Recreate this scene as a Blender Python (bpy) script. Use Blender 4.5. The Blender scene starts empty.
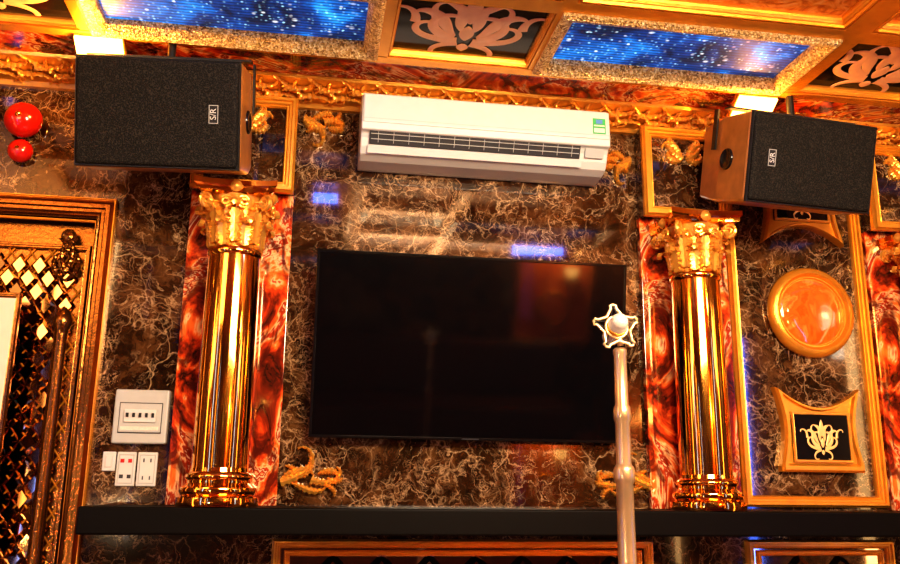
import bpy, bmesh, math, random
from mathutils import Matrix, Vector
random.seed(4)
H=1.25
CZ=1.425   # ceiling height above camera level
sc=bpy.context.scene
sc.view_settings.view_transform='Standard'
try: sc.view_settings.look='Medium High Contrast'
except Exception: sc.view_settings.look='None'
sc.view_settings.exposure=0.25

# ---------------------------------------------------------------- materials
def newmat(name):
    m=bpy.data.materials.new(name); m.use_nodes=True
    nt=m.node_tree; b=nt.nodes['Principled BSDF']; return m,nt,b
def coords(nt,scale=(1,1,1)):
    tc=nt.nodes.new('ShaderNodeTexCoord'); mp=nt.nodes.new('ShaderNodeMapping')
    mp.inputs['Scale'].default_value=scale
    nt.links.new(tc.outputs['Object'],mp.inputs['Vector']); return mp.outputs[0]
def noise(nt,vec,scale,detail=4,dist=0,rough=.5):
    n=nt.nodes.new('ShaderNodeTexNoise'); n.inputs['Scale'].default_value=scale
    n.inputs['Detail'].default_value=detail; n.inputs['Distortion'].default_value=dist
    n.inputs['Roughness'].default_value=rough
    nt.links.new(vec,n.inputs['Vector']); return n
def ramp(nt,fac,stops,interp='LINEAR'):
    r=nt.nodes.new('ShaderNodeValToRGB'); cr=r.color_ramp; cr.interpolation=interp
    while len(cr.elements)<len(stops): cr.elements.new(.5)
    for e,(p,c) in zip(cr.elements,stops):
        e.position=p; e.color=(*c,1) if len(c)==3 else c
    nt.links.new(fac,r.inputs[0]); return r.outputs[0]
def mixc(nt,fac,a,b,mode='MIX'):
    m=nt.nodes.new('ShaderNodeMix'); m.data_type='RGBA'; m.blend_type=mode
    for s,v in ((m.inputs[0],fac),(m.inputs[6],a),(m.inputs[7],b)):
        if hasattr(v,'is_linked'): nt.links.new(v,s)
        else: s.default_value=v if not isinstance(v,tuple) or len(v)==4 else (*v,1)
    return m.outputs[2]
def mth(nt,op,a,b=0.0):
    m=nt.nodes.new('ShaderNodeMath'); m.operation=op
    for s,v in ((m.inputs[0],a),(m.inputs[1],b)):
        if hasattr(v,'is_linked'): nt.links.new(v,s)
        else: s.default_value=v
    return m.outputs[0]
def bump(nt,b,h,strength=.3,dist=.01):
    n=nt.nodes.new('ShaderNodeBump'); n.inputs['Strength'].default_value=strength
    n.inputs['Distance'].default_value=dist
    nt.links.new(h,n.inputs['Height']); nt.links.new(n.outputs[0],b.inputs['Normal'])
def setp(b,col=None,rough=None,metal=None,coat=None,emit=None,es=None,spec=None):
    if col is not None: b.inputs['Base Color'].default_value=(*col,1)
    if rough is not None: b.inputs['Roughness'].default_value=rough
    if metal is not None: b.inputs['Metallic'].default_value=metal
    if coat is not None: b.inputs['Coat Weight'].default_value=coat
    if spec is not None: b.inputs['Specular IOR Level'].default_value=spec
    if emit is not None: b.inputs['Emission Color'].default_value=(*emit,1)
    if es is not None: b.inputs['Emission Strength'].default_value=es

def simple(name,col,rough=.5,metal=0.,var=.08,nscale=30,**k):
    m,nt,b=newmat(name); setp(b,col,rough,metal,**k)
    v=coords(nt); n=noise(nt,v,nscale,3)
    c=ramp(nt,n.outputs['Fac'],[(.3,tuple(x*(1-var) for x in col)),(.7,tuple(min(1,x*(1+var)) for x in col))])
    nt.links.new(c,b.inputs['Base Color']); return m

def m_emperador():
    m,nt,b=newmat('brown_emperador_marble'); v=coords(nt)
    n=noise(nt,v,3.2,6); n2=noise(nt,v,20,6)
    def dis(amt,nn,base):
        s=nt.nodes.new('ShaderNodeVectorMath'); s.operation='SUBTRACT'; s.inputs[1].default_value=(.5,.5,.5)
        nt.links.new(nn.outputs['Color'],s.inputs[0])
        sc_=nt.nodes.new('ShaderNodeVectorMath'); sc_.operation='SCALE'; sc_.inputs['Scale'].default_value=amt
        nt.links.new(s.outputs[0],sc_.inputs[0])
        a=nt.nodes.new('ShaderNodeVectorMath'); a.operation='ADD'
        nt.links.new(base,a.inputs[0]); nt.links.new(sc_.outputs[0],a.inputs[1]); return a.outputs[0]
    vv=dis(.055,n2,dis(.24,n,v))
    def vor(scale,w,hi=1):
        t=nt.nodes.new('ShaderNodeTexVoronoi'); t.feature='DISTANCE_TO_EDGE'; t.inputs['Scale'].default_value=scale
        nt.links.new(vv,t.inputs['Vector'])
        return ramp(nt,t.outputs['Distance'],[(0,(hi,)*3),(w,(hi*.25,)*3),(w*2.4,(0,0,0))])
    def ridge(scale,w,hi,dist=.4,rough=.6):
        r_=noise(nt,vv,scale,8,dist,rough)
        return ramp(nt,r_.outputs['Fac'],[(.5-w,(0,0,0)),(.5,(hi,)*3),(.5+w,(0,0,0))])
    mask=ramp(nt,noise(nt,v,6,4).outputs['Fac'],[(.42,(.05,)*3),(.6,(1,)*3)])
    mask2=ramp(nt,noise(nt,v,8.5,3,1).outputs['Fac'],[(.44,(0,)*3),(.6,(1,)*3)])
    v1=mixc(nt,1.0,vor(7.5,.012,.7),mask,'MULTIPLY')
    v2=mixc(nt,1.0,vor(19,.026,.5),mask2,'MULTIPLY')
    r1=ridge(5.5,.008,.6); r2=mixc(nt,1.0,ridge(11,.009,.5),mask,'MULTIPLY'); r3=mixc(nt,1.,ridge(19,.012,.35,1.),mask2,'MULTIPLY')
    veins=mixc(nt,1.0,mixc(nt,1.0,v1,v2,'ADD'),mixc(nt,1.,r1,mixc(nt,1.,r2,r3,'ADD'),'ADD'),'ADD')
    base=ramp(nt,noise(nt,vv,8,10,.6,.74).outputs['Fac'],[(.37,(.007,.003,.0012)),(.50,(.036,.013,.0042)),(.61,(.095,.039,.0125)),(.77,(.24,.125,.052))])
    c=mixc(nt,veins,base,(.54,.345,.185))
    nt.links.new(c,b.inputs['Base Color']); setp(b,rough=.07,coat=.6,spec=.5); b.inputs['Coat Roughness'].default_value=.02
    return m
def m_agate(name,dark=1.0,sc_=3.0,orange=0):
    m,nt,b=newmat(name); v=coords(nt,(1,1,.62))
    n=noise(nt,v,sc_,7,1.5,.58)
    f=mth(nt,'PINGPONG',mth(nt,'MULTIPLY',n.outputs['Fac'],5.2),1.0)
    k=dark
    if orange: st=[(0,(.50*k,.085*k,.006)),(.35,(.68*k,.15*k,.014)),(.7,(.60*k,.11*k,.010)),(1,(.85*k,.25*k,.04))]
    else: st=[(0,(.03,.008,.004)),(.2,(.18*k,.018*k,.006)),(.42,(.58*k,.05*k,.010)),(.6,(.80*k,.17*k,.03)),(.72,(.85*k,.50*k,.26)),(.80,(.45*k,.04*k,.010)),(.93,(.24*k,.025*k,.01)),(1,(.90*k,.62*k,.40))]
    c=ramp(nt,f,st)
    if not orange:
        n2=noise(nt,v,sc_*2.2,6,2.5)
        c=mixc(nt,ramp(nt,n2.outputs['Fac'],[(.49,(0,)*3),(.61,(.9,)*3)]),c,(.07*k,.010,.005))
    nt.links.new(c,b.inputs['Base Color']); setp(b,rough=.08,coat=.5); return m
def m_gold(name,col,rough,bumpy=0,bs=60,metal=1.0):
    m,nt,b=newmat(name); v=coords(nt); n=noise(nt,v,22,4)
    c=ramp(nt,n.outputs['Fac'],[(.3,tuple(x*.82 for x in col)),(.7,col)])
    nt.links.new(c,b.inputs['Base Color']); setp(b,rough=rough,metal=metal)
    if bumpy:
        t=noise(nt,v,bs,6,1.0,.65); bump(nt,b,t.outputs['Fac'],bumpy,.02)
    return m
def m_glitter():
    m,nt,b=newmat('champagne_glitter'); v=coords(nt)
    t=nt.nodes.new('ShaderNodeTexVoronoi'); t.inputs['Scale'].default_value=170; nt.links.new(v,t.inputs['Vector'])
    c=ramp(nt,t.outputs['Color'],[(.1,(.22,.11,.03)),(.5,(.66,.42,.15)),(.9,(1,.84,.5))])
    nt.links.new(c,b.inputs['Base Color']); setp(b,rough=.35,metal=.5)
    bump(nt,b,t.outputs['Distance'],.9,.01); return m
def m_led():
    m,nt,b=newmat('led_star_panel_surface'); v=coords(nt)
    n=noise(nt,v,5.5,5,.8)
    base=ramp(nt,n.outputs['Fac'],[(.38,(.002,.012,.05)),(.52,(.004,.05,.26)),(.64,(.01,.20,.70)),(.80,(.05,.5,1))])
    def stars(scale,w,col):
        t=nt.nodes.new('ShaderNodeTexVoronoi'); t.inputs['Scale'].default_value=scale; nt.links.new(v,t.inputs['Vector'])
        d=ramp(nt,t.outputs['Distance'],[(0,(1,)*3),(w,(.5,)*3),(w*1.8,(0,)*3)])
        s=nt.nodes.new('ShaderNodeSeparateColor'); nt.links.new(t.outputs['Color'],s.inputs[0])
        g=ramp(nt,s.outputs[0],[(.5,(0,)*3),(1,(1,)*3)])
        return mixc(nt,1.,mixc(nt,1.,d,g,'MULTIPLY'),col,'MULTIPLY')
    c=mixc(nt,1.,base,stars(75,.24,(.45,.85,1.)),'ADD')
    c=mixc(nt,1.,c,stars(34,.15,(1.,1.,1.)),'ADD')
    c=mixc(nt,1.,c,stars(16,.10,(1.,1.,1.)),'ADD')
    sx=nt.nodes.new('ShaderNodeSeparateXYZ'); nt.links.new(v,sx.inputs[0])
    w=mth(nt,'FRACT',mth(nt,'MULTIPLY',sx.outputs[1],62.)); 
    line=ramp(nt,w,[(0,(.12,)*3),(.3,(1,)*3),(.7,(1,)*3),(1,(.12,)*3)])
    c=mixc(nt,1.,c,line,'MULTIPLY')
    nt.links.new(c,b.inputs['Emission Color']); b.inputs['Emission Strength'].default_value=1.35
    setp(b,(.02,.03,.05),.5,spec=.2); bump(nt,b,w,.3,.004); return m
def m_orange_panel():
    m,nt,b=newmat('embossed_orange_panel'); v=coords(nt)
    n=noise(nt,v,16,5,2.2)
    c=ramp(nt,n.outputs['Fac'],[(.35,(.60,.12,.010)),(.5,(.90,.30,.035)),(.65,(1.,.50,.15))])
    nt.links.new(c,b.inputs['Base Color']); setp(b,rough=.3,metal=.1); bump(nt,b,n.outputs['Fac'],.4,.01); return m
def m_grille():
    m,nt,b=newmat('speaker_grille_mesh'); v=coords(nt)
    t=nt.nodes.new('ShaderNodeTexVoronoi'); t.inputs['Scale'].default_value=260; nt.links.new(v,t.inputs['Vector'])
    c=ramp(nt,t.outputs['Distance'],[(.1,(.002,.002,.002)),(.5,(.008,.007,.006)),(.8,(.028,.023,.018))])
    nt.links.new(c,b.inputs['Base Color']); setp(b,rough=.7,spec=.15); bump(nt,b,t.outputs['Distance'],.5,.003); return m

MB=m_emperador()
AG=m_agate('red_agate_marble',1.15,4.6)
AGC=m_agate('amber_agate_ceiling',1.1,2.6)
MED=m_agate('amber_onyx',1.0,5,1)
GOLD=m_gold('polished_gold',(1.,.47,.09),.08)
GFR=m_gold('satin_gold_moulding',(.95,.41,.045),.26,.12,90,.65)
GREL=m_gold('gold_leaf_relief',(1.,.50,.085),.2,.1,70,.65)
GDK=m_gold('antique_bronze_gold',(.26,.105,.024),.16,.1,60,.9)
GTILE=m_gold('bronze_mirror_glass',(.50,.28,.13),.05)
MTILE=m_gold('smoked_mirror_glass',(.55,.42,.34),.05)
GLIT=m_glitter(); LED=m_led(); ORG=m_orange_panel(); GRL=m_grille()
BLK=simple('black_lacquer',(.008,.006,.006),.12,spec=.3)
COP=simple('copper_inlay',(1.,.56,.32),.35,0)
YEL=simple('pale_gold_inlay',(1.,.58,.22),.3,.1)
SHF=simple('black_brown_shelf_lacquer',(.004,.003,.0025),.45,spec=.08)
WHT=simple('white_abs_plastic',(.60,.585,.56),.35,0,.02)
WHT2=simple('grey_white_plastic',(.44,.44,.42),.4,0,.03)
DGR=simple('dark_vent_plastic',(.02,.02,.025),.4)
WOOD=simple('brown_painted_wood',(.34,.13,.030),.3,0,.25,18)
MET=simple('black_bracket_steel',(.02,.02,.02),.4,.6)
CHAMP=m_gold('champagne_metal',(.66,.44,.24),.28,0,60,.75)
CHAMP2=m_gold('pale_champagne_metal',(.95,.68,.34),.28,0,60,.6)
PALE=simple('pale_mic_mesh',(.70,.63,.53),.35,.2,.1,200)
RED=simple('red_lacquer',(.50,.010,.005),.15,0,.05,coat=.6)
GRN=simple('green_label',(.05,.42,.10),.4)
BLUEL=simple('blue_label',(.1,.25,.6),.4)
PAPER=simple('white_board',(.72,.66,.54),.4,0,.03)
FLOORM=m_agate('floor_marble',.35,1.5)
CARP=simple('dark_ceiling_paint',(.05,.02,.01),.5)
SOFA=simple('brown_leather',(.09,.03,.015),.4)
def glow(name,c1,c2,s):
    m,nt,b=newmat(name); setp(b,(.3,.2,.1),.4,es=s)
    v=coords(nt); n_=noise(nt,v,30,2); nt.links.new(ramp(nt,n_.outputs['Fac'],[(.3,c1),(.7,c2)]),b.inputs['Emission Color']); return m
LMP=glow('warm_lamp_diffuser',(1,.48,.09),(1,.58,.13),9)
STW=glow('warm_reflection_strip',(1,.50,.16),(1,.6,.24),6)
STB=glow('blue_reflection_strip',(.05,.14,1),(.08,.22,1),14)
SCN=glow('sconce_glass',(1,.45,.1),(1,.55,.15),9)

# ---------------------------------------------------------------- mesh helpers
def obj(name,verts,faces,mat,parent=None,smooth=False,recalc=True):
    me=bpy.data.meshes.new(name); me.from_pydata([tuple(v) for v in verts],[],faces)
    bm=bmesh.new(); bm.from_mesh(me)
    if recalc: bmesh.ops.recalc_face_normals(bm,faces=bm.faces)
    bm.to_mesh(me); bm.free()
    if smooth:
        for p in me.polygons: p.use_smooth=True
    me.materials.append(mat)
    o=bpy.data.objects.new(name,me); sc.collection.objects.link(o)
    if parent: o.parent=parent
    return o
def empty(name,loc=(0,0,0),rot=(0,0,0)):
    e=bpy.data.objects.new(name,None); e.empty_display_size=.05; e.location=loc; e.rotation_euler=rot
    sc.collection.objects.link(e); return e
def boxdata(x0,x1,y0,y1,z0,z1):
    v=[(x0,y0,z0),(x1,y0,z0),(x1,y1,z0),(x0,y1,z0),(x0,y0,z1),(x1,y0,z1),(x1,y1,z1),(x0,y1,z1)]
    f=[(0,3,2,1),(4,5,6,7),(0,1,5,4),(1,2,6,5),(2,3,7,6),(3,0,4,7)]
    return v,f
def boxes(name,lst,mat,parent=None,bevel=0):
    V=[];F=[]
    for b in lst:
        v,f=boxdata(*b); o=len(V); V+=v; F+=[tuple(i+o for i in q) for q in f]
    ob=obj(name,V,F,mat,parent)
    if bevel:
        md=ob.modifiers.new('bevel','BEVEL'); md.width=bevel; md.segments=3; md.limit_method='ANGLE'
    return ob
def box(name,x0,x1,y0,y1,z0,z1,mat,parent=None,bevel=0):
    return boxes(name,[(x0,x1,y0,y1,z0,z1)],mat,parent,bevel)
def wallmap(y0): return lambda u,v,h:(u,y0-h,v)
def ceilmap(z0): return lambda u,v,h:(u,v,z0-h)
PROF=lambda w,h:[(0,0),(0,h*.55),(w*.12,h*.75),(w*.2,h),(w*.42,h),(w*.5,h*.72),(w*.68,h*.72),(w*.8,h*.5),(w*.9,h*.55),(w,h*.3),(w,0)]
def rframe(name,u0,u1,v0,v1,w,h,mp,mat,parent=None,prof=None):
    P=prof or PROF(w,h); n=len(P); V=[];F=[]
    for (cu,cv,su,sv) in ((u0,v0,1,1),(u1,v0,-1,1),(u1,v1,-1,-1),(u0,v1,1,-1)):
        for o,hh in P: V.append(mp(cu+su*o,cv+sv*o,hh))
    for c in range(4):
        for i in range(n):
            j=(i+1)%n; d=(c+1)%4
            F.append((c*n+i,c*n+j,d*n+j,d*n+i))
    return obj(name,V,F,mat,parent)
def lathe(name,prof,mat,parent=None,seg=48,smooth=True,loc=(0,0,0),rot=(0,0,0)):
    V=[];F=[];n=len(prof)
    for s in range(seg):
        a=2*math.pi*s/seg
        for r,z in prof: V.append((r*math.cos(a),r*math.sin(a),z))
    for s in range(seg):
        t=(s+1)%seg
        for i in range(n-1): F.append((s*n+i,t*n+i,t*n+i+1,s*n+i+1))
    F.append(tuple(s*n for s in range(seg))[::-1]); F.append(tuple(s*n+n-1 for s in range(seg)))
    o=obj(name,V,F,mat,parent,smooth); o.location=loc; o.rotation_euler=rot
    if smooth:
        md=o.modifiers.new('es','EDGE_SPLIT'); md.split_angle=math.radians(40)
    return o
def tubedata(pts,r,seg=8,closed=False):
    pts=[Vector(p) for p in pts]; n=len(pts); V=[];F=[]
    rr=r if isinstance(r,(list,tuple)) else [r]*n
    ref=Vector((0.13,.31,.94)).normalized()
    for i,p in enumerate(pts):
        if closed: t=(pts[(i+1)%n]-pts[i-1])
        else: t=pts[min(i+1,n-1)]-pts[max(i-1,0)]
        t.normalize(); a=t.cross(ref)
        if a.length<1e-3: a=t.cross(Vector((1,0,0)))
        a.normalize(); b=t.cross(a)
        for s in range(seg):
            an=2*math.pi*s/seg; V.append(p+(a*math.cos(an)+b*math.sin(an))*rr[i])
    m=n if closed else n-1
    for i in range(m):
        j=(i+1)%n
        for s in range(seg):
            t=(s+1)%seg; F.append((i*seg+s,i*seg+t,j*seg+t,j*seg+s))
    if not closed:
        F.append(tuple(range(seg))[::-1]); F.append(tuple((n-1)*seg+s for s in range(seg)))
    return V,F
def merge(parts):
    V=[];F=[]
    for v,f in parts:
        o=len(V); V+=[tuple(x) for x in v]; F+=[tuple(i+o for i in q) for q in f]
    return V,F
def curl(x,y,ang,L,k0,k1,w,n=26,mode='leaf'):
    """clothoid stroke: list of (x,y,normal,halfwidth)"""
    out=[];a=math.radians(ang);ds=L/n
    for i in range(n+1):
        t=i/n
        if mode=='leaf': hw=w*(math.sin(math.pi*min(1,t*.96+.04))**.8)
        elif mode=='end': hw=w*(.35+.65*t) if t<.93 else w*.8
        else: hw=w*(1-.75*t)
        out.append((x,y,-math.sin(a),math.cos(a),hw))
        k=k0+(k1-k0)*t*t; a+=k*ds; x+=math.cos(a)*ds; y+=math.sin(a)*ds
    return out
def strokes(sts,mp,hgt=.012,wavy=0):
    V=[];F=[]
    for st in sts:
        o=len(V);n=len(st)
        for i,(x,y,nx,ny,hw) in enumerate(st):
            if wavy: hw*=1+wavy*math.sin(i*1.9)
            H_=hgt*min(1,.3+hw*60)
            for c,hh in ((1,.001),(.7,H_*.75),(0,H_),(-.7,H_*.75),(-1,.001)): V.append(mp(x+nx*hw*c,y+ny*hw*c,hh))
        for i in range(n-1):
            a=o+5*i; F+=[(a+j,a+j+1,a+j+6,a+j+5) for j in range(4)]
    return V,F
def mir(sts): return sts+[[(-x,y,-nx,ny,hw) for x,y,nx,ny,hw in s][:] for s in sts]
def palmette(s=1.0,g=1.0):
    S=[curl(.05,-.12,72,.52,2.5,-14,.052*g),
       curl(.09,-.20,48,.60,2.5,-17,.053*g,n=34),
       curl(.10,-.26,20,.72,3.2,13,.056*g,n=40,mode='taper'),
       curl(.06,-.30,-5,.75,1.6,20,.048*g,n=44,mode='taper'),
       curl(.05,-.34,-15,.45,-2,-22,.038*g,n=34,mode='taper'),
       curl(.42,-.02,95,.40,-2,-24,.038*g,n=34,mode='taper'),
       curl(.26,.06,75,.34,0,20,.038*g,n=30,mode='taper'),
       curl(.05,.16,60,.26,0,-14,.032*g)]
    S=mir(S)+[curl(0,.02,90,.46,0,0,.062*g),curl(0,-.28,90,.26,0,0,.055*g),curl(0,-.34,-90,.14,0,0,.045*g)]
    return [[(x*s,y*s,nx,ny,hw*s) for x,y,nx,ny,hw in st] for st in S]
def put(sts,cx,cy,sx=1,sy=1):
    return [[(cx+x*sx,cy+y*sy,nx*sx/abs(sx),ny*sy/abs(sy),hw) for x,y,nx,ny,hw in st] for st in sts]

# ---------------------------------------------------------------- room shell
XL,XR,YB=-1.9,2.9,-5.6
boxes('wall_back',[(XL,-1.66,0,.14,-H,CZ+.1),(-1.66,-.72,0,.14,.93,CZ+.1),(-.72,XR,0,.14,-H,CZ+.1)],MB)
box('wall_left',XL-.12,XL,YB,.14,-H,CZ+.1,MB)
box('wall_right',XR,XR+.12,YB,.14,-H,CZ+.1,MB)
box('wall_front',XL,XR,YB-.12,YB,-H,CZ+.1,MB)
box('floor',XL-.12,XR+.12,YB-.12,.14,-H-.1,-H,FLOORM)
box('ceiling',XL,XR,YB,0,CZ+.02,CZ+.1,CARP)
box('trim_1',XL,XR,-.37,-.0,CZ,CZ+.02,AGC)
V=[];F=[]
prof=[(0,CZ-.055),(-.02,CZ-.055),(-.03,CZ-.04),(-.10,CZ-.022),(-.17,CZ-.012),(-.175,CZ-.001),(0,CZ-.001)]
for x in (XL,XR):
    for y,z in prof: V.append((x,y,z))
n=len(prof); F=[(i,(i+1)%n,n+(i+1)%n,n+i) for i in range(n)]+[tuple(range(n)),tuple(range(n,2*n))[::-1]]
cor=empty('trim_2'); obj('cornice_cove',V,F,GREL,cor)
S=[];x=XL+.06;k=0
while x<XR-.05:
    s=1 if k%2 else -1
    S+=[curl(x-.05,.0+.03*s,20*-s,.15,5*s,55*s,.010,n=22,mode='taper'),curl(x,0,120*s,.08,10,60*s,.008,n=14,mode='taper'),
        curl(x,.0,-50*s,.07,-20,-70*s,.008,n=14,mode='leaf'),curl(x-.02,0.02*s,60*s,.05,20*s,-60,.006,n=12),
        curl(x+.02,-0.04*s,-160*s,.07,25*s,60,.006,n=14,mode='taper')]
    x+=.06;k+=1
def cmap(u,v,h):
    t=(v+.08)/.16; y=-.03-.14*t; z=CZ-.040+.028*t; return (u,y-h*.3,z-h)
v,f=strokes(S,cmap,.022,.3); obj('cornice_scrollwork',v,f,GREL,cor,recalc=False)

YR=[(-.41,-.765),(-.83,-1.20),(-1.265,-1.62),(-1.685,-2.05),(-2.115,-2.5)]
XC=[(-1.22,-.775,'b'),(-.715,.135,'l'),(.195,.672,'b'),(.715,1.575,'l'),(1.66,2.12,'b'),(2.18,2.86,'l')]
beams=[(XL,XR,-.405,-.365,CZ-.03,CZ+.02)]
for i,(a,b) in enumerate(YR):
    nb=YR[i+1][0] if i+1<len(YR) else b-.06
    beams.append((XL,XR,nb,b,CZ-.03,CZ+.02))
xs=[XL]+[q for c in XC for q in c[:2]]+[XR]
for i in range(0,len(xs),2):
    for a,b in YR: beams.append((xs[i],xs[i+1],b,a,CZ-.03,CZ+.02))
boxes('trim_3',beams,GFR)
box('trim_4',XL,XR,YB,-2.57,CZ,CZ+.02,AGC)
for r,(y1,y0) in enumerate(YR):
    for (x0,x1,t) in XC:
        if r%2==1: t='o'
        a,b=(x1-x0)/2,(y1-y0)/2
        if t=='l':
            e=empty('led_ceiling_panel',((x0+x1)/2,(y0+y1)/2,CZ)); 
            box('led_surface',-a,a,-b,b,.0,.018,LED,e)
            rframe('glitter_frame',-a-.025,a+.025,-b-.012,b+.012,.055,.045,ceilmap(0),GLIT,e,prof=[(0,.029),(0,.04),(.012,.048),(.035,.04),(.048,.02),(.048,0),(.03,0),(.03,.029)])
        elif t=='b':
            e=empty('ornamental_ceiling_panel',((x0+x1)/2,(y0+y1)/2,CZ))
            box('black_panel',-a,a,-b,b,0,.018,BLK,e)
            rframe('gold_edge',-a,a,-b,b,.014,.026,ceilmap(0),GFR,e)
            v,f=strokes(put(palmette(.44),0,-.02,.93,-.78),ceilmap(-.001),.004); obj('copper_palmette',v,f,COP,e,recalc=False)
        else:
            e=empty('embossed_ceiling_panel',((x0+x1)/2,(y0+y1)/2,CZ))
            box('orange_field',-a,a,-b,b,0,.018,ORG,e)
            rframe('gold_edge',-a,a,-b,b,.03,.03,ceilmap(0),GFR,e)

# ---------------------------------------------------------------- pilasters with columns
def leaf(a,r0,z0,h,w,out,seg=14):
    V=[];F=[];cs=[-1,-.55,0,.55,1]
    for i in range(seg+1):
        t=i/seg
        if t<.65:
            q=t/.65; r=r0+.012*q*q; z=z0+h*q*.9
        else:
            q=(t-.65)/.35*math.radians(215); r=r0+.012+out*(1-math.cos(q)); z=z0+h*.9+out*math.sin(q)
        ww=w*(.75+.35*math.sin(math.pi*t))*(1-.55*max(0,(t-.75)/.25))*(1+.25*(1 if i%2 else -1))
        for c in cs:
            rr=r+.012*(1-abs(c))-.006+(.008 if abs(c)==.55 else 0)
            V.append((rr*math.cos(a)-c*ww*math.sin(a),rr*math.sin(a)+c*ww*math.cos(a),z-abs(c)*.006*(i%2)))
    m=len(cs)
    for i in range(seg):
        for j in range(m-1): F.append((i*m+j,i*m+j+1,(i+1)*m+j+1,(i+1)*m+j))
    return V,F
def column(x):
    e=empty('gilded_column',(x,-.14,-.055))
    lathe('base',[(.0,0),(.126,0),(.128,.012),(.126,.026),(.112,.03),(.116,.036),(.12,.046),(.117,.056),(.106,.062),(.098,.07),(.098,.078),(.104,.084),(.105,.092),(.1,.1),(.092,.104),(.09,.116),(.0,.116)],GOLD,e)
    lathe('shaft',[(0,.112),(.0885,.112),(.089,.3),(.0875,.6),(.085,.80),(.09,.806),(.092,.814),(.09,.822),(.084,.826),(0,.826)],GOLD,e,64)
    parts=[]
    lathe('capital_bell',[(0,.824),(.078,.824),(.08,.90),(.088,.97),(.105,1.01),(0,1.01)],GREL,e)
    for i in range(8):
        parts.append(leaf(math.pi/4*i+.39,.084,.828,.085,.027,.013))
        parts.append(leaf(math.pi/4*i,.088,.84,.135,.024,.016))
    for i in range(16):
        parts.append(leaf(math.pi/8*i+.2,.080,.90,.06,.010,.008,10))
    for i in range(4):
        a=math.pi/4+math.pi/2*i
        pts=[];rad=[]
        for j in range(40):
            t=j/39
            if t<.35: q=t/.35; r=.09+.035*q; z=.94+.055*q
            else:
                q=(t-.35)/.65; an=math.pi/2-q*4.2*math.pi*.8; rr=.026*(1-q*.85); r=.138+rr*math.cos(an)-.004; z=.972+rr*math.sin(an)
            pts.append((r*math.cos(a),r*math.sin(a),z)); rad.append(.010*(1-.5*t))
        parts.append(tubedata(pts,rad,8))
        for s in (-1,1):
            pts=[];a2=a+s*.55
            for j in range(26):
                q=j/25; an=-math.pi/2+s*0+q*3.4*math.pi; rr=.022*(1-q*.8)
                cx=.120; px=cx*math.cos(a2)-rr*math.cos(an)*math.sin(a2)*s; py=cx*math.sin(a2)+rr*math.cos(an)*math.cos(a2)*s
                pts.append((px,py,.970+rr*math.sin(an)))
            parts.append(tubedata(pts,.0055,6))
    v,f=merge(parts); o=obj('acanthus_leaves_and_volutes',v,f,GREL,e,False,recalc=False)
    md=o.modifiers.new('sol','SOLIDIFY'); md.thickness=.003
    V=[];F=[];N=40
    for (sca,z) in ((.86,1.0),(.93,1.004),(.95,1.018),(1.,1.024),(1.,1.042),(0.9,1.046)):
        for i in range(N):
            u=i/N*4; side=int(u); t=u-side-.5
            d=.132*(1-.16*math.cos(t*math.pi)); q=t*2*.135
            an=side*math.pi/2; px=d*math.cos(an)-q*math.sin(an); py=d*math.sin(an)+q*math.cos(an)
            V.append((px*sca,py*sca,z))
    for l in range(5):
        for i in range(N):
            j=(i+1)%N; F.append((l*N+i,l*N+j,(l+1)*N+j,(l+1)*N+i))
    F.append(tuple(range(N))[::-1]); F.append(tuple(5*N+i for i in range(N)))
    obj('abacus',V,F,GOLD,e)
    for i in range(4):
        a=math.pi/2*i
        lathe('fleuron',[(0,-.01),(.018,-.008),(.02,0),(.012,.008),(.006,.012),(0,.013)],GREL,e,12,True,(.118*math.cos(a),.118*math.sin(a),1.02),(0,math.pi/2,a))
def pilaster(x0,x1):
    e=empty('marble_pilaster',((x0+x1)/2,0,0)); w=(x1-x0)/2
    box('agate_slab',-w,w,-.03,0,-.055,1.02,AG,e,.003)
    box('upper_block',-w+.005,w-.005,-.075,0,1.02,1.372,MB,e)
    rframe('gold_inset_frame',-w,w,1.01,1.372,.042,.03,wallmap(-.075),GFR,e)
    S=[]
    for s in (1,-1):
        S+=put([curl(0,0,20,.13,8,50,.015,mode='taper'),curl(0,0,70,.12,-5,-60,.015),curl(0,0,-40,.09,20,70,.013),curl(.02,.01,100,.08,-20,40,.013)],0.01*s,1.25,s,1)
    v,f=strokes(S,wallmap(-.075),.02,.2); obj('gilded_scroll',v,f,GREL,e,recalc=False)
pilaster(-.452,-.098); pilaster(1.20,1.545); pilaster(2.14,2.49)
column(-.277); column(1.36); column(2.315)

box('wall_shelf',-.662,XR,-.26,0,-.137,-.056,SHF,None,.006)

# ---------------------------------------------------------------- television
tv=empty('television',(.54,-.045,.172),(math.radians(9.5),0,0))
W=.545
box('tv_body',-W,W,-.03,.005,0,.63,BLK,tv,.004)
rframe('bezel',-W,W,0,.63,.010,.006,wallmap(-.03),BLK,tv)
scr,nt,b=newmat('tv_glass'); setp(b,(.004,.004,.005),.06); b.inputs['Specular IOR Level'].default_value=.85
v=coords(nt);n_=noise(nt,v,2,2);nt.links.new(ramp(nt,n_.outputs['Fac'],[(.3,(.002,.002,.003)),(.7,(.003,.003,.004))]),b.inputs['Base Color'])
box('screen',-W+.010,W-.010,-.0325,-.03,.012,.620,scr,tv)
box('chin_badge',-.03,.03,-.037,-.0355,.003,.007,DGR,tv)
box('rear_housing',-.3,.3,.005,.03,.08,.42,DGR,tv,.01)
box('wall_bracket',-.15,.15,.0,.04,.02,.3,MET,tv)

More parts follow.
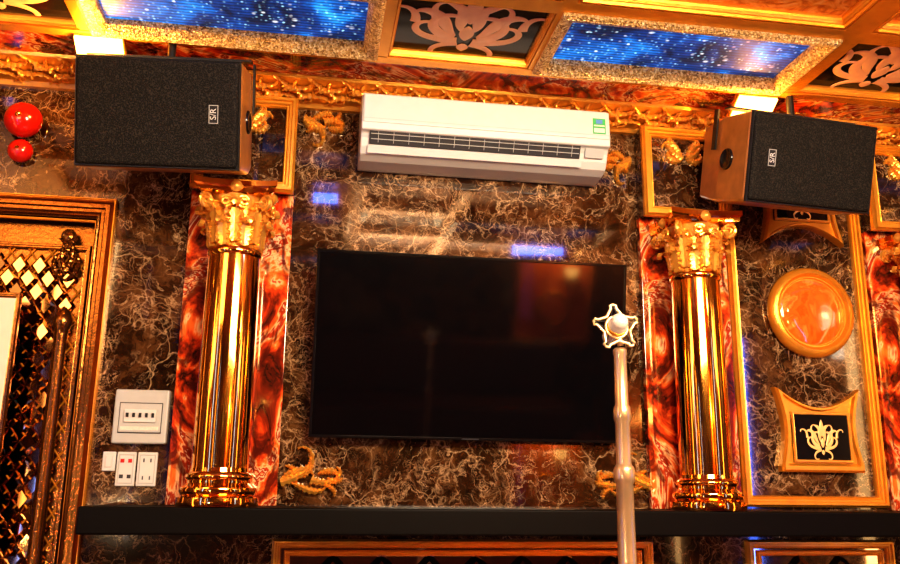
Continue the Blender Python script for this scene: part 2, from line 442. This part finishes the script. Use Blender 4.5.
# ---------------------------------------------------------------- air conditioner
ac=empty('air_conditioner',(.578,0,.2135)); w=.452; ac.scale=(1,1,.86)
P=[(0,1.345),(-.15,1.347),(-.19,1.34),(-.205,1.32),(-.212,1.27),(-.214,1.20),(-.212,1.172),(-.19,1.168),(-.178,1.150),(-.168,1.118),(-.150,1.092),(-.11,1.078),(-.04,1.074),(0,1.08)]
V=[(x,y,z) for x in (-w,w) for y,z in P]; n=len(P)
F=[(i,(i+1)%n,n+(i+1)%n,n+i) for i in range(n)]+[tuple(range(n)),tuple(range(n,2*n))[::-1]]
o=obj('casing',V,F,WHT,ac); md=o.modifiers.new('b','BEVEL'); md.width=.006; md.segments=3; md.limit_method='ANGLE'; md.angle_limit=.8
box('front_panel',-w+.004,w-.004,-.219,-.205,1.200,1.325,WHT,ac,.006)
def acslant(name,x0,x1,t0,t1,th,mat,bev=0):
    p0=Vector((-.198,1.184)); p1=Vector((-.160,1.098)); d=p1-p0; nrm=Vector((-.92,-.39))
    a=p0+d*t0; b_=p0+d*t1; c=b_+nrm*th; e_=a+nrm*th; a=a-nrm*.01; b_=b_-nrm*.01
    V=[(x,q.x,q.y) for x in (x0,x1) for q in (a,b_,c,e_)]
    F=[(0,1,2,3),(7,6,5,4),(0,4,5,1),(1,5,6,2),(2,6,7,3),(3,7,4,0)]
    return obj(name,V,F,mat,ac)
acslant('air_outlet',-w+.03,w-.11,.0,.68,.010,DGR)
for i in range(2): acslant('louvre_%d'%i,-w+.035,w-.115,.22+.22*i,.25+.22*i,.014,WHT2)
for i in range(14): acslant('vane_%d'%i,-w+.06+i*.054,-w+.0615+i*.054,.05,.6,.012,WHT2)
acslant('outlet_flap',-w+.025,w-.10,.70,1.05,.009,WHT)
acslant('display_window',w-.09,w-.02,.20,.6,.010,WHT2)
box('energy_label',w-.068,w-.02,-.2205,-.2190,1.222,1.292,GRN,ac)
box('energy_label_text',w-.064,w-.024,-.2212,-.2205,1.228,1.248,WHT,ac)
box('energy_label_stripe',w-.064,w-.024,-.2212,-.2205,1.256,1.262,PAPER,ac)
box('star_label',w-.056,w-.032,-.2212,-.2205,1.268,1.286,BLUEL,ac)
box('mid_line',-w+.006,w-.006,-.2195,-.2185,1.216,1.2185,WHT2,ac)

# ---------------------------------------------------------------- loudspeakers
def speaker(x,z,yaw,side,tilt,hh):
    e=empty('loudspeaker',(x,-.46,z),(math.radians(tilt),0,math.radians(yaw)))
    a,h,d=.250,hh,.33
    V=[(-a,0,-h),(a,0,-h),(a,0,h),(-a,0,h),(-a*.99,d*.55,-h*.97),(a*.99,d*.55,-h*.97),(a*.99,d*.55,h),(-a*.99,d*.55,h),(-a*.92,d,-h*.8),(a*.92,d,-h*.8),(a*.92,d,h*.9),(-a*.92,d,h*.9)]
    F=[(0,1,2,3),(11,10,9,8)]
    for l in (0,4):
        for i in range(4): j=(i+1)%4; F.append((l+i,l+j,l+4+j,l+4+i))
    o=obj('cabinet',V,F,WOOD,e); md=o.modifiers.new('b','BEVEL'); md.width=.014; md.segments=4; md.limit_method='ANGLE'
    o=box('grille',-a+.008,a-.008,-.016,.006,-h+.008,h-.008,GRL,e,.012)
    o=rframe('grille_rim',-a+.002,a-.002,-h+.002,h-.002,.010,.010,wallmap(.004),MET,e)
    sx=side*.17
    box('logo_plate',sx-.016,sx+.016,-.019,-.016,-.03,.03,MET,e)
    rframe('logo_border',sx-.014,sx+.014,-.028,.028,.002,.001,wallmap(-.019),WHT2,e)
    c=bpy.data.curves.new('logo_letters','FONT'); c.body='S/R'; c.size=.026; c.align_x='CENTER'; c.align_y='CENTER'; c.extrude=.0004
    t=bpy.data.objects.new('logo_letters',c); sc.collection.objects.link(t); t.parent=e; c.materials.append(WHT)
    t.location=(sx,-.0205,0); t.rotation_euler=Matrix(((0,-1,0),(0,0,-1),(1,0,0))).to_euler()
    for s in (-1,1):
        lathe('handle_cup',[(0,.001),(.022,.002),(.030,.005),(.035,.007),(.038,.003),(.038,-.003)],BLK,e,24,True,(s*(a-.002),.13,.0),(0,s*math.pi/2,0))
    for s in (-1,1): box('bracket_arm',s*(a+.004)-.003,s*(a+.004)+.003,.20,.225,.04,h+.03,MET,e)
    box('bracket_yoke',-a-.007,a+.007,.12,.16,h+.022,h+.028,MET,e)
    q=(CZ-z-(h+.024)*math.cos(math.radians(tilt))-.14*math.sin(math.radians(tilt)))
    lathe('ceiling_stem',[(0,0),(.013,0),(.013,q-.006),(.035,q-.006),(.035,q),(0,q)],MET,e,20,True,(0,.14,h+.024),(math.radians(-tilt),0,0))
speaker(-.505,1.112,-5,1,16,.170); speaker(1.660,1.107,6,-1,16,.155)

# ---------------------------------------------------------------- lamps
def point(par,loc,p,col,r=.05,name='lamp_bulb'):
    L=bpy.data.lights.new(name,'POINT'); L.energy=p; L.color=col; L.shadow_soft_size=r
    o=bpy.data.objects.new(name,L); sc.collection.objects.link(o); o.parent=par; o.location=loc; return o
def lamp(x,y,p):
    e=empty('ceiling_lamp',(x,y,CZ))
    box('housing',-.035,.035,-.025,.025,-.02,0,GFR,e,.004)
    t=math.radians(-32)
    b=box('lamp_head',-.078,.078,-.06,.06,-.022,.0,GFR,e,.004); b.location=(0,0,-.045); b.rotation_euler=(t,0,0)
    b=box('diffuser',-.072,.072,-.054,.054,-.032,-.022,LMP,e); b.location=(0,0,-.045); b.rotation_euler=(t,0,0)
    point(e,(0,-.06,-.12),p,(1,.45,.07),.03)
lamp(-.725,-.325,30); lamp(1.535,-.31,30)

# ---------------------------------------------------------------- right framed panel
rframe('gilded_wall_frame',1.555,2.13,-.045,1.372,.04,.035,wallmap(0),GFR)
def medallion(loc,rotz=0):
    e=empty('wall_medallion',loc,(math.pi/2,0,rotz))
    lathe('gold_ring',[(.10,0),(.172,0),(.178,.012),(.174,.03),(.162,.042),(.150,.044),(.144,.036),(.141,.028),(.138,.032),(.134,.032),(.131,.024),(.10,.022)],GFR,e,64)
    lathe('amber_dome',[(0,.018),(.130,.018),(.128,.024),(.12,.028),(.08,.030),(0,.031)],MED,e,64)
medallion((1.885,0,.683))
def plaque(z,flip):
    e=empty('wall_plaque',(1.875,0,z)); N=14
    out=[]
    for i in range(N+1): t=i/N; out.append((-.172+.344*t,.155-.072*math.sin(math.pi*t)**.9))
    for i in range(1,N): t=i/N; out.append((.172-.028*math.sin(math.pi*t),.155-.31*t))
    out.append((.165,-.155)); out.append((-.165,-.155))
    for i in range(N-1,0,-1): t=i/N; out.append((-.172+.028*math.sin(math.pi*t),.155-.31*t))
    n=len(out);V=[];F=[]
    lv=[(1,1,0),(1,1,.028),(.95,.95,.04),(.87,.86,.04),(.83,.8,.026)]
    for a,b_,h in lv:
        for x,y in out: V.append((x*a,-h,y*b_*flip))
    for l in range(len(lv)-1):
        for i in range(n): j=(i+1)%n; F.append((l*n+i,l*n+j,(l+1)*n+j,(l+1)*n+i))
    F.append(tuple((len(lv)-1)*n+i for i in range(n)))
    obj('gold_body',V,F,GFR,e)
    cz=-.028*flip
    box('black_tablet',-.118,.118,-.034,-.02,cz-.092,cz+.092,BLK,e)
    rframe('tablet_border',-.118,.118,cz-.092,cz+.092,.010,.008,wallmap(-.034),GREL,e)
    v,f=strokes(put(palmette(.15,.9),0,cz,.95,.90),wallmap(-.034),.004); obj('gold_palmette',v,f,YEL,e,recalc=False)
plaque(.235,1); plaque(1.108,-1)
# ---------------------------------------------------------------- quilted mirror panels
def quilt(name,x0,x1,z0,z1,p,q,y,mat,parent):
    V=[];F=[]
    ni=int((x1-x0)/p*2)+2; nj=int((z1-z0)/q*2)+2
    for i in range(ni):
        for j in range(nj):
            if (i+j)%2: continue
            cx=x0+i*p/2; cz=z0+j*q/2
            if cx<x0+p/2-1e-4 or cx>x1-p/2+1e-4 or cz<z0+q/2-1e-4 or cz>z1-q/2+1e-4: continue
            o=len(V)
            tx,tz=random.uniform(-.002,.002),random.uniform(-.002,.002)
            for s,h in ((.98,0),(.62,.012)):
                V+=[(cx+s*p/2,y-h-tx*h*80,cz),(cx,y-h-tz*h*80,cz+s*q/2),(cx-s*p/2,y-h+tx*h*80,cz),(cx,y-h+tz*h*80,cz-s*q/2)]
            F+=[(o+a,o+(a+1)%4,o+4+(a+1)%4,o+4+a) for a in range(4)]+[(o+4,o+5,o+6,o+7)]
    obj(name,V,F,mat,parent)
def lattice(name,x0,x1,z0,z1,p,q,y,r,mat,parent):
    """raised diagonal strips crossing over the mirror"""
    V=[];F=[]
    def seg(a,b_):
        d_=Vector((b_[0]-a[0],b_[1]-a[1])); 
        if d_.length<1e-3: return
        n_=Vector((-d_.y,d_.x)).normalized()*r; o=len(V)
        for pnt in (a,b_):
            V.extend([(pnt[0]+n_.x,y,pnt[1]+n_.y),(pnt[0],y-r*1.6,pnt[1]),(pnt[0]-n_.x,y,pnt[1]-n_.y)])
        F.extend([(o,o+1,o+4,o+3),(o+1,o+2,o+5,o+4)])
    k=q/p
    for s in (1,-1):
        for c in range(-40,40):
            za=z0+c*q; zb=za+s*k*(x1-x0); dz=zb-za
            t0=(z0-za)/dz; t1=(z1-za)/dz
            lo=max(0,min(t0,t1)); hi=min(1,max(t0,t1))
            if hi<=lo: continue
            seg((x0+(x1-x0)*lo,za+dz*lo),(x0+(x1-x0)*hi,za+dz*hi))
    obj(name,V,F,mat,parent)
for (a,b_) in ((-.105,1.205),(1.555,2.13)):
    e=empty('mirrored_dado_panel',(0,0,0))
    rframe('gold_frame',a,b_,-1.1,-.16,.03,.03,wallmap(0),GREL,e)
    rframe('gold_inner_frame',a+.04,b_-.04,-1.06,-.195,.02,.02,wallmap(0),GFR,e)
    box('mirror_backing',a+.02,b_-.02,-.006,0,-1.08,-.18,MTILE,e)
    quilt('bevelled_tiles',a+.04,b_-.04,-1.08,-.19,.16,.16,-.006,MTILE,e)
    
# ---------------------------------------------------------------- doorway
d=empty('door_1',(0,0,0))
def dframe(x0,x1,z1,w,h,y0,mat,name):
    P=PROF(w,h);n=len(P);V=[];F=[]
    for o,hh in P: V.append((x0+o,y0-hh,-H))
    for o,hh in P: V.append((x0+o,y0-hh,z1-o))
    for o,hh in P: V.append((x1-o,y0-hh,z1-o))
    for o,hh in P: V.append((x1-o,y0-hh,-H))
    for c in range(3):
        for i in range(n): j=(i+1)%n; F.append((c*n+i,c*n+j,(c+1)*n+j,(c+1)*n+i))
    return obj(name,V,F,mat,d)
dframe(-1.68,-.70,.97,.010,.03,0,GFR,'outer_casing')
dframe(-1.670,-.710,.960,.056,.028,0.005,GDK,'inner_casing')
dframe(-1.612,-.768,.902,.007,.016,0.03,GFR,'inner_bead')
box('door_leaf',-1.65,-.73,.07,.12,-H,.93,GDK,d)
quilt('bronze_quilted_panel',-1.61,-.805,-1.1,.80,.066,.092,.068,GTILE,d)
lattice('gold_lattice',-1.61,-.805,-1.1,.80,.066,.092,.064,.0032,GFR,d)
rframe('leaf_moulding',-1.63,-.785,-1.15,.82,.022,.02,wallmap(.07),GDK,d)
lathe('pull_column',[(0,-1.2),(.030,-1.2),(.034,-1.17),(.024,-1.14),(.022,.5),(.026,.52),(.034,.54),(.03,.56),(.022,.58),(.0,.60)],GDK,d,24,True,(-.85,.045,0))
v,f=strokes(put(mir([curl(0,0,60,.14,4,40,.012,mode='taper'),curl(0,-.03,20,.13,10,40,.010),curl(0,.05,95,.09,-10,-40,.010)]),-.86,.72,.8,1),wallmap(.045),.014,.2)
obj('carved_crest',v,f,GDK,d,recalc=False)
lathe('crest_oval',[(0,0),(.022,0),(.026,.008),(.02,.014),(.014,.01),(0,.014)],GDK,d,24,True,(-.86,.045,.845),(math.pi/2,0,0))
e=empty('notice_board',(0,0,0))
box('board_face',-1.34,-.975,-.052,-.045,-.2,.60,PAPER,e)
rframe('board_frame',-1.36,-.958,-.22,.617,.018,.02,wallmap(-.045),GDK,e)
box('board_back',-1.35,-.968,-.045,-.028,-.21,.607,BLK,e)
# ---------------------------------------------------------------- switch gear
e=empty('switch_box',(-.552,0,.226))
box('enclosure',-.086,.086,-.03,0,-.088,.088,WHT2,e,.006)
box('window_recess',-.068,.068,-.032,-.028,-.055,.045,DGR,e)
box('window_cover',-.066,.066,-.036,-.031,-.052,.042,WHT2,e,.003)
box('breaker_row',-.05,.05,-.044,-.035,-.02,.022,WHT,e,.002)
for i in range(5): box('breaker_toggle_%d'%i,-.043+i*.02,-.035+i*.02,-.05,-.043,-.004,.01,MET,e)
box('label_strip',-.06,.06,-.0375,-.0355,-.045,-.033,PALE,e)
def socket(x0,x1,z0,z1,kind):
    cx=(x0+x1)/2;cz=(z0+z1)/2;a=(x1-x0)/2;b_=(z1-z0)/2
    e=empty('wall_socket' if kind else 'light_switch',(cx,0,cz))
    box('plate',-a,a,-.010,0,-b_,b_,WHT,e,.003)
    if kind:
        rframe('inner_rim',-a+.006,a-.006,-b_+.008,b_-.008,.003,.002,wallmap(-.01),WHT2,e)
        if kind==1:
            for zz in (.028,-.028):
                for s in (-1,1): box('slot',s*.011-.002,s*.011+.002,-.0115,-.009,zz-.006,zz+.006,DGR,e)
        else:
            for s in (-1,1): box('jack_port',s*.012-.006,s*.012+.006,-.0125,-.009,.02,.032,RED,e)
            for s in (-1,1): box('jack_port_low',s*.012-.006,s*.012+.006,-.0125,-.009,-.03,-.018,DGR,e)
    else:
        box('rocker',-a+.01,a-.01,-.015,-.009,-b_+.012,b_-.012,WHT,e,.002)
socket(-.662,-.621,.05,.112,0); socket(-.617,-.557,.003,.112,2); socket(-.552,-.490,.003,.112,1)

# ---------------------------------------------------------------- red wall ornaments
def redb(x,z,r):
    e=empty('red_globe_ornament',(x,0,z),(math.pi/2,0,0))
    lathe('red_dome',[(0,0),(r*.55,0),(r*.62,.008),(r*.96,r*.35),(r,r*.55),(r*.94,r*.8),(r*.75,r*1.08),(r*.45,r*1.27),(r*.2,r*1.34),(0,r*1.35)],RED,e,40)
    lathe('finial',[(0,0),(r*.16,0),(r*.16,.004),(r*.08,.009),(0,.010)],GOLD,e,16,True,(0,0,r*1.34))
redb(-1.035,1.235,.064); redb(-1.035,1.125,.042)

# ---------------------------------------------------------------- gilded corner scrolls
def filig(cx,cz,sx,sz):
    S=[curl(-.09,-.01,15,.20,4,45,.017,mode='taper',n=34),curl(-.07,0,55,.10,-8,-60,.015),curl(-.02,.005,70,.08,-5,60,.013),
       curl(.0,.0,-20,.13,6,60,.016,mode='taper'),curl(-.06,-.01,-20,.12,-4,50,.014),curl(.02,.02,30,.08,-10,-60,.013),
       curl(-.085,-.02,95,.09,-20,-60,.013),curl(.05,.01,-60,.06,30,60,.011),curl(-.04,.01,110,.06,10,60,.010),curl(.04,-.02,10,.06,-30,-60,.010)]
    v,f=strokes(put(S,0,0,sx,sz),wallmap(-.004),.028,.25)
    o=obj('gilded_scroll_ornament',v,f,GREL,None,recalc=False); o.location=(cx,0,cz)
filig(.01,.030,1.1,1); filig(1.11,.030,-1.1,1); filig(-.005,1.32,.8,-.85); filig(1.125,1.25,-.6,-.85)

# ---------------------------------------------------------------- microphone & stand
mx,my=.576,-1.45
st=empty('microphone_stand',(mx,my,-H))
B=H
lathe('round_base',[(0,0),(.14,0),(.142,.008),(.135,.016),(.04,.024),(.022,.03),(.02,.05),(0,.05)],CHAMP,st,48)
lathe('pole',[(0,.03),(.0165,.03),(.0165,B-.10),(.0155,B+.015),(.0185,B+.02),(.0195,B+.026),(.0195,B+.040),(.0175,B+.046),(.014,B+.05),(.0135,B+.128),(.0155,B+.132),(.0165,B+.142),(.0155,B+.155),(.0125,B+.16),(.0118,B+.252),(.0130,B+.256),(.0130,B+.264),(.009,B+.268),(0,B+.269)],CHAMP,st,32)
mc=empty('condenser_microphone',(mx-.007,my-.006,.307),(math.radians(-8),math.radians(-5),0))
pts=[];R1,R2=.046,.027
for i in range(10):
    a0=math.pi/2+i*math.pi/5; r0=R1 if i%2==0 else R2
    a1=math.pi/2+(i+1)*math.pi/5; r1=R2 if i%2==0 else R1
    p0=Vector((r0*math.cos(a0),0,r0*math.sin(a0))); p1=Vector((r1*math.cos(a1),0,r1*math.sin(a1)))
    if i%2==0:
        tg=Vector((-math.sin(a0),0,math.cos(a0)))
        pts.append(p0*.95-tg*.006); pts.append(p0*1.0); pts.append(p0*.95+tg*.006)
    else: pts.append(p0)
    for t in (.33,.66): pts.append(p0.lerp(p1,t))
v,f=tubedata(pts,.0028,8,True); obj('star_shock_mount',v,f,CHAMP2,mc,True)
v,f=tubedata([(.021*math.cos(a/32*2*math.pi),0,.021*math.sin(a/32*2*math.pi)) for a in range(32)],.0028,8,True); obj('inner_ring',v,f,CHAMP2,mc,True)
parts=[]
for i in range(5):
    a=math.pi/2+i*2*math.pi/5
    for s in (-.18,.18): parts.append(tubedata([(.045*math.cos(a),0,.045*math.sin(a)),(.021*math.cos(a+s*2),.0,.021*math.sin(a+s*2))],.0009,6))
v,f=merge(parts); obj('elastic_cords',v,f,MET,mc)
lathe('capsule_body',[(0,-.045),(.013,-.045),(.017,-.04),(.018,.0),(.0185,.004),(.0185,.010),(.017,.012),(.0165,.022),(.013,.030),(.006,.034),(0,.035)],PALE,mc,32,True,(0,0,0),(math.radians(78),0,0))
lathe('capsule_band',[(.016,-.003),(.0195,-.003),(.0195,.003),(.016,.003)],GFR,mc,32,True,(0,-.004,0),(math.radians(78),0,0))
v,f=tubedata([(.002,.003,-.016),(.003,.004,-.026),(.004,.005,-.0355)],.006,10); obj('swivel_joint',v,f,CHAMP,mc,True)

# ---------------------------------------------------------------- furniture and sconce elsewhere in the room, plus added reflection strips and fill lights
e=empty('sofa',(.5,-5.05,-H))
boxes('seat',[(-1.9,1.9,-.45,.35,.08,.42)],SOFA,e,.04)
boxes('backrest',[(-1.9,1.9,-.48,-.22,.42,.95)],SOFA,e,.05)
boxes('feet',[(sx*1.7-.03,sx*1.7+.03,sy-.03,sy+.03,0,.09) for sx in (-1,1) for sy in (-.35,.25)],MET,e)
def strip(x,y,s,mat):  # glowing strips added on the side walls for streaks in columns and marble
    e=empty('added_reflection_strip',(x,y,.25))
    box('strip_housing',min(0,s*.03),max(0,s*.03),-.06,.06,-.8,.8,GDK,e)
    box('strip_diffuser',min(s*.03,s*.036),max(s*.03,s*.036),-.045,.045,-.78,.78,mat,e)
for y,m in ((-1.0,STW),(-2.1,STB),(-3.2,STW),(-4.4,STB)): strip(XL,y,1,m)
for y,m in ((-1.2,STW),(-2.4,STB),(-3.6,STW)): strip(XR,y,-1,m)
def wfront(u,v,h): return (u,YB+h,v)
rframe('gilded_wall_frame',1.95,2.75,-.35,1.2,.05,.04,wfront,GFR)
box('amber_wall_panel',2.0,2.70,YB,YB+.012,-.3,1.15,MED)
medallion((2.35,YB+.012,.0),math.pi)
e=empty('wall_sconce',(2.50,YB+.012,.36))
box('sconce_back',-.05,.05,0,.02,-.06,.06,GFR,e,.003)
lathe('sconce_shade',[(0,-.04),(.03,-.04),(.05,-.01),(.07,.05),(.065,.05),(0,.02)],SCN,e,24,True,(0,.08,0))
box('sconce_arm',-.008,.008,.01,.08,-.035,-.022,GFR,e)
point(e,(-.1,.22,.40),60,(1,.42,.08),.08)
def area(name,loc,tgt,sx,sy,p,col):
    L=bpy.data.lights.new(name,'AREA'); L.shape='RECTANGLE'; L.size=sx; L.size_y=sy; L.energy=p; L.color=col
    o=bpy.data.objects.new(name,L); sc.collection.objects.link(o); o.location=loc
    o.rotation_euler=(Vector(tgt)-Vector(loc)).to_track_quat('-Z','Y').to_euler(); return o
area('room_light',(.98,-3.3,1.3),(.45,0,.0),1.4,.5,128,(1,.84,.60))
area('ceiling_fill_light',(.98,-3.0,.95),(.8,-.4,1.40),1.4,.15,32,(1,.70,.38))  # unseen fill added to brighten the front ceiling
area('side_light',(-1.5,-2.0,1.3),(-.7,0,.3),.7,.7,14,(1,.60,.25))
area('blue_highlight_light',(1.28,-1.75,1.39),(1.0,0,.8),.30,.06,1.6,(.08,.18,1))  # added blue source for a highlight on the marble, no fixture
area('blue_highlight_light',(.02,-1.05,1.39),(0,0,1.0),.12,.05,.5,(.08,.18,1))  # second added source, blue glint further left on the wall
point(None,(2.3,-2.2,1.15),14,(1,.60,.22),.04,'warm_fill_light')  # added warm point fill on the right, no lamp body
point(None,(-1.3,-3.6,-.2),38,(1,.68,.35),.05,'low_fill_light')  # low fill added behind the camera for the wall below the shelf

# ---------------------------------------------------------------- camera
cam=bpy.data.cameras.new('camera'); co=bpy.data.objects.new('camera',cam); sc.collection.objects.link(co)
cam.sensor_width=36; cam.lens=858/900*36; cam.clip_start=.01
r=Vector((.987,-.1596,.0107)).normalized(); bk=Vector((-.1526,-.9595,-.2362)).normalized(); up=bk.cross(r).normalized(); r=up.cross(bk)
M=Matrix((r,up,bk)).transposed().to_4x4(); M.translation=(0,-3,0); co.matrix_world=M
sc.camera=co

# lift everything so the floor is z=0, centre mesh origins
for o in list(sc.objects):
    if o.parent: continue
    if o.type=='MESH' and o.location.length<1e-6:
        c=sum((Vector(p) for p in o.bound_box),Vector())/8
        o.data.transform(Matrix.Translation(-c)); o.location=c
    o.location.z+=H
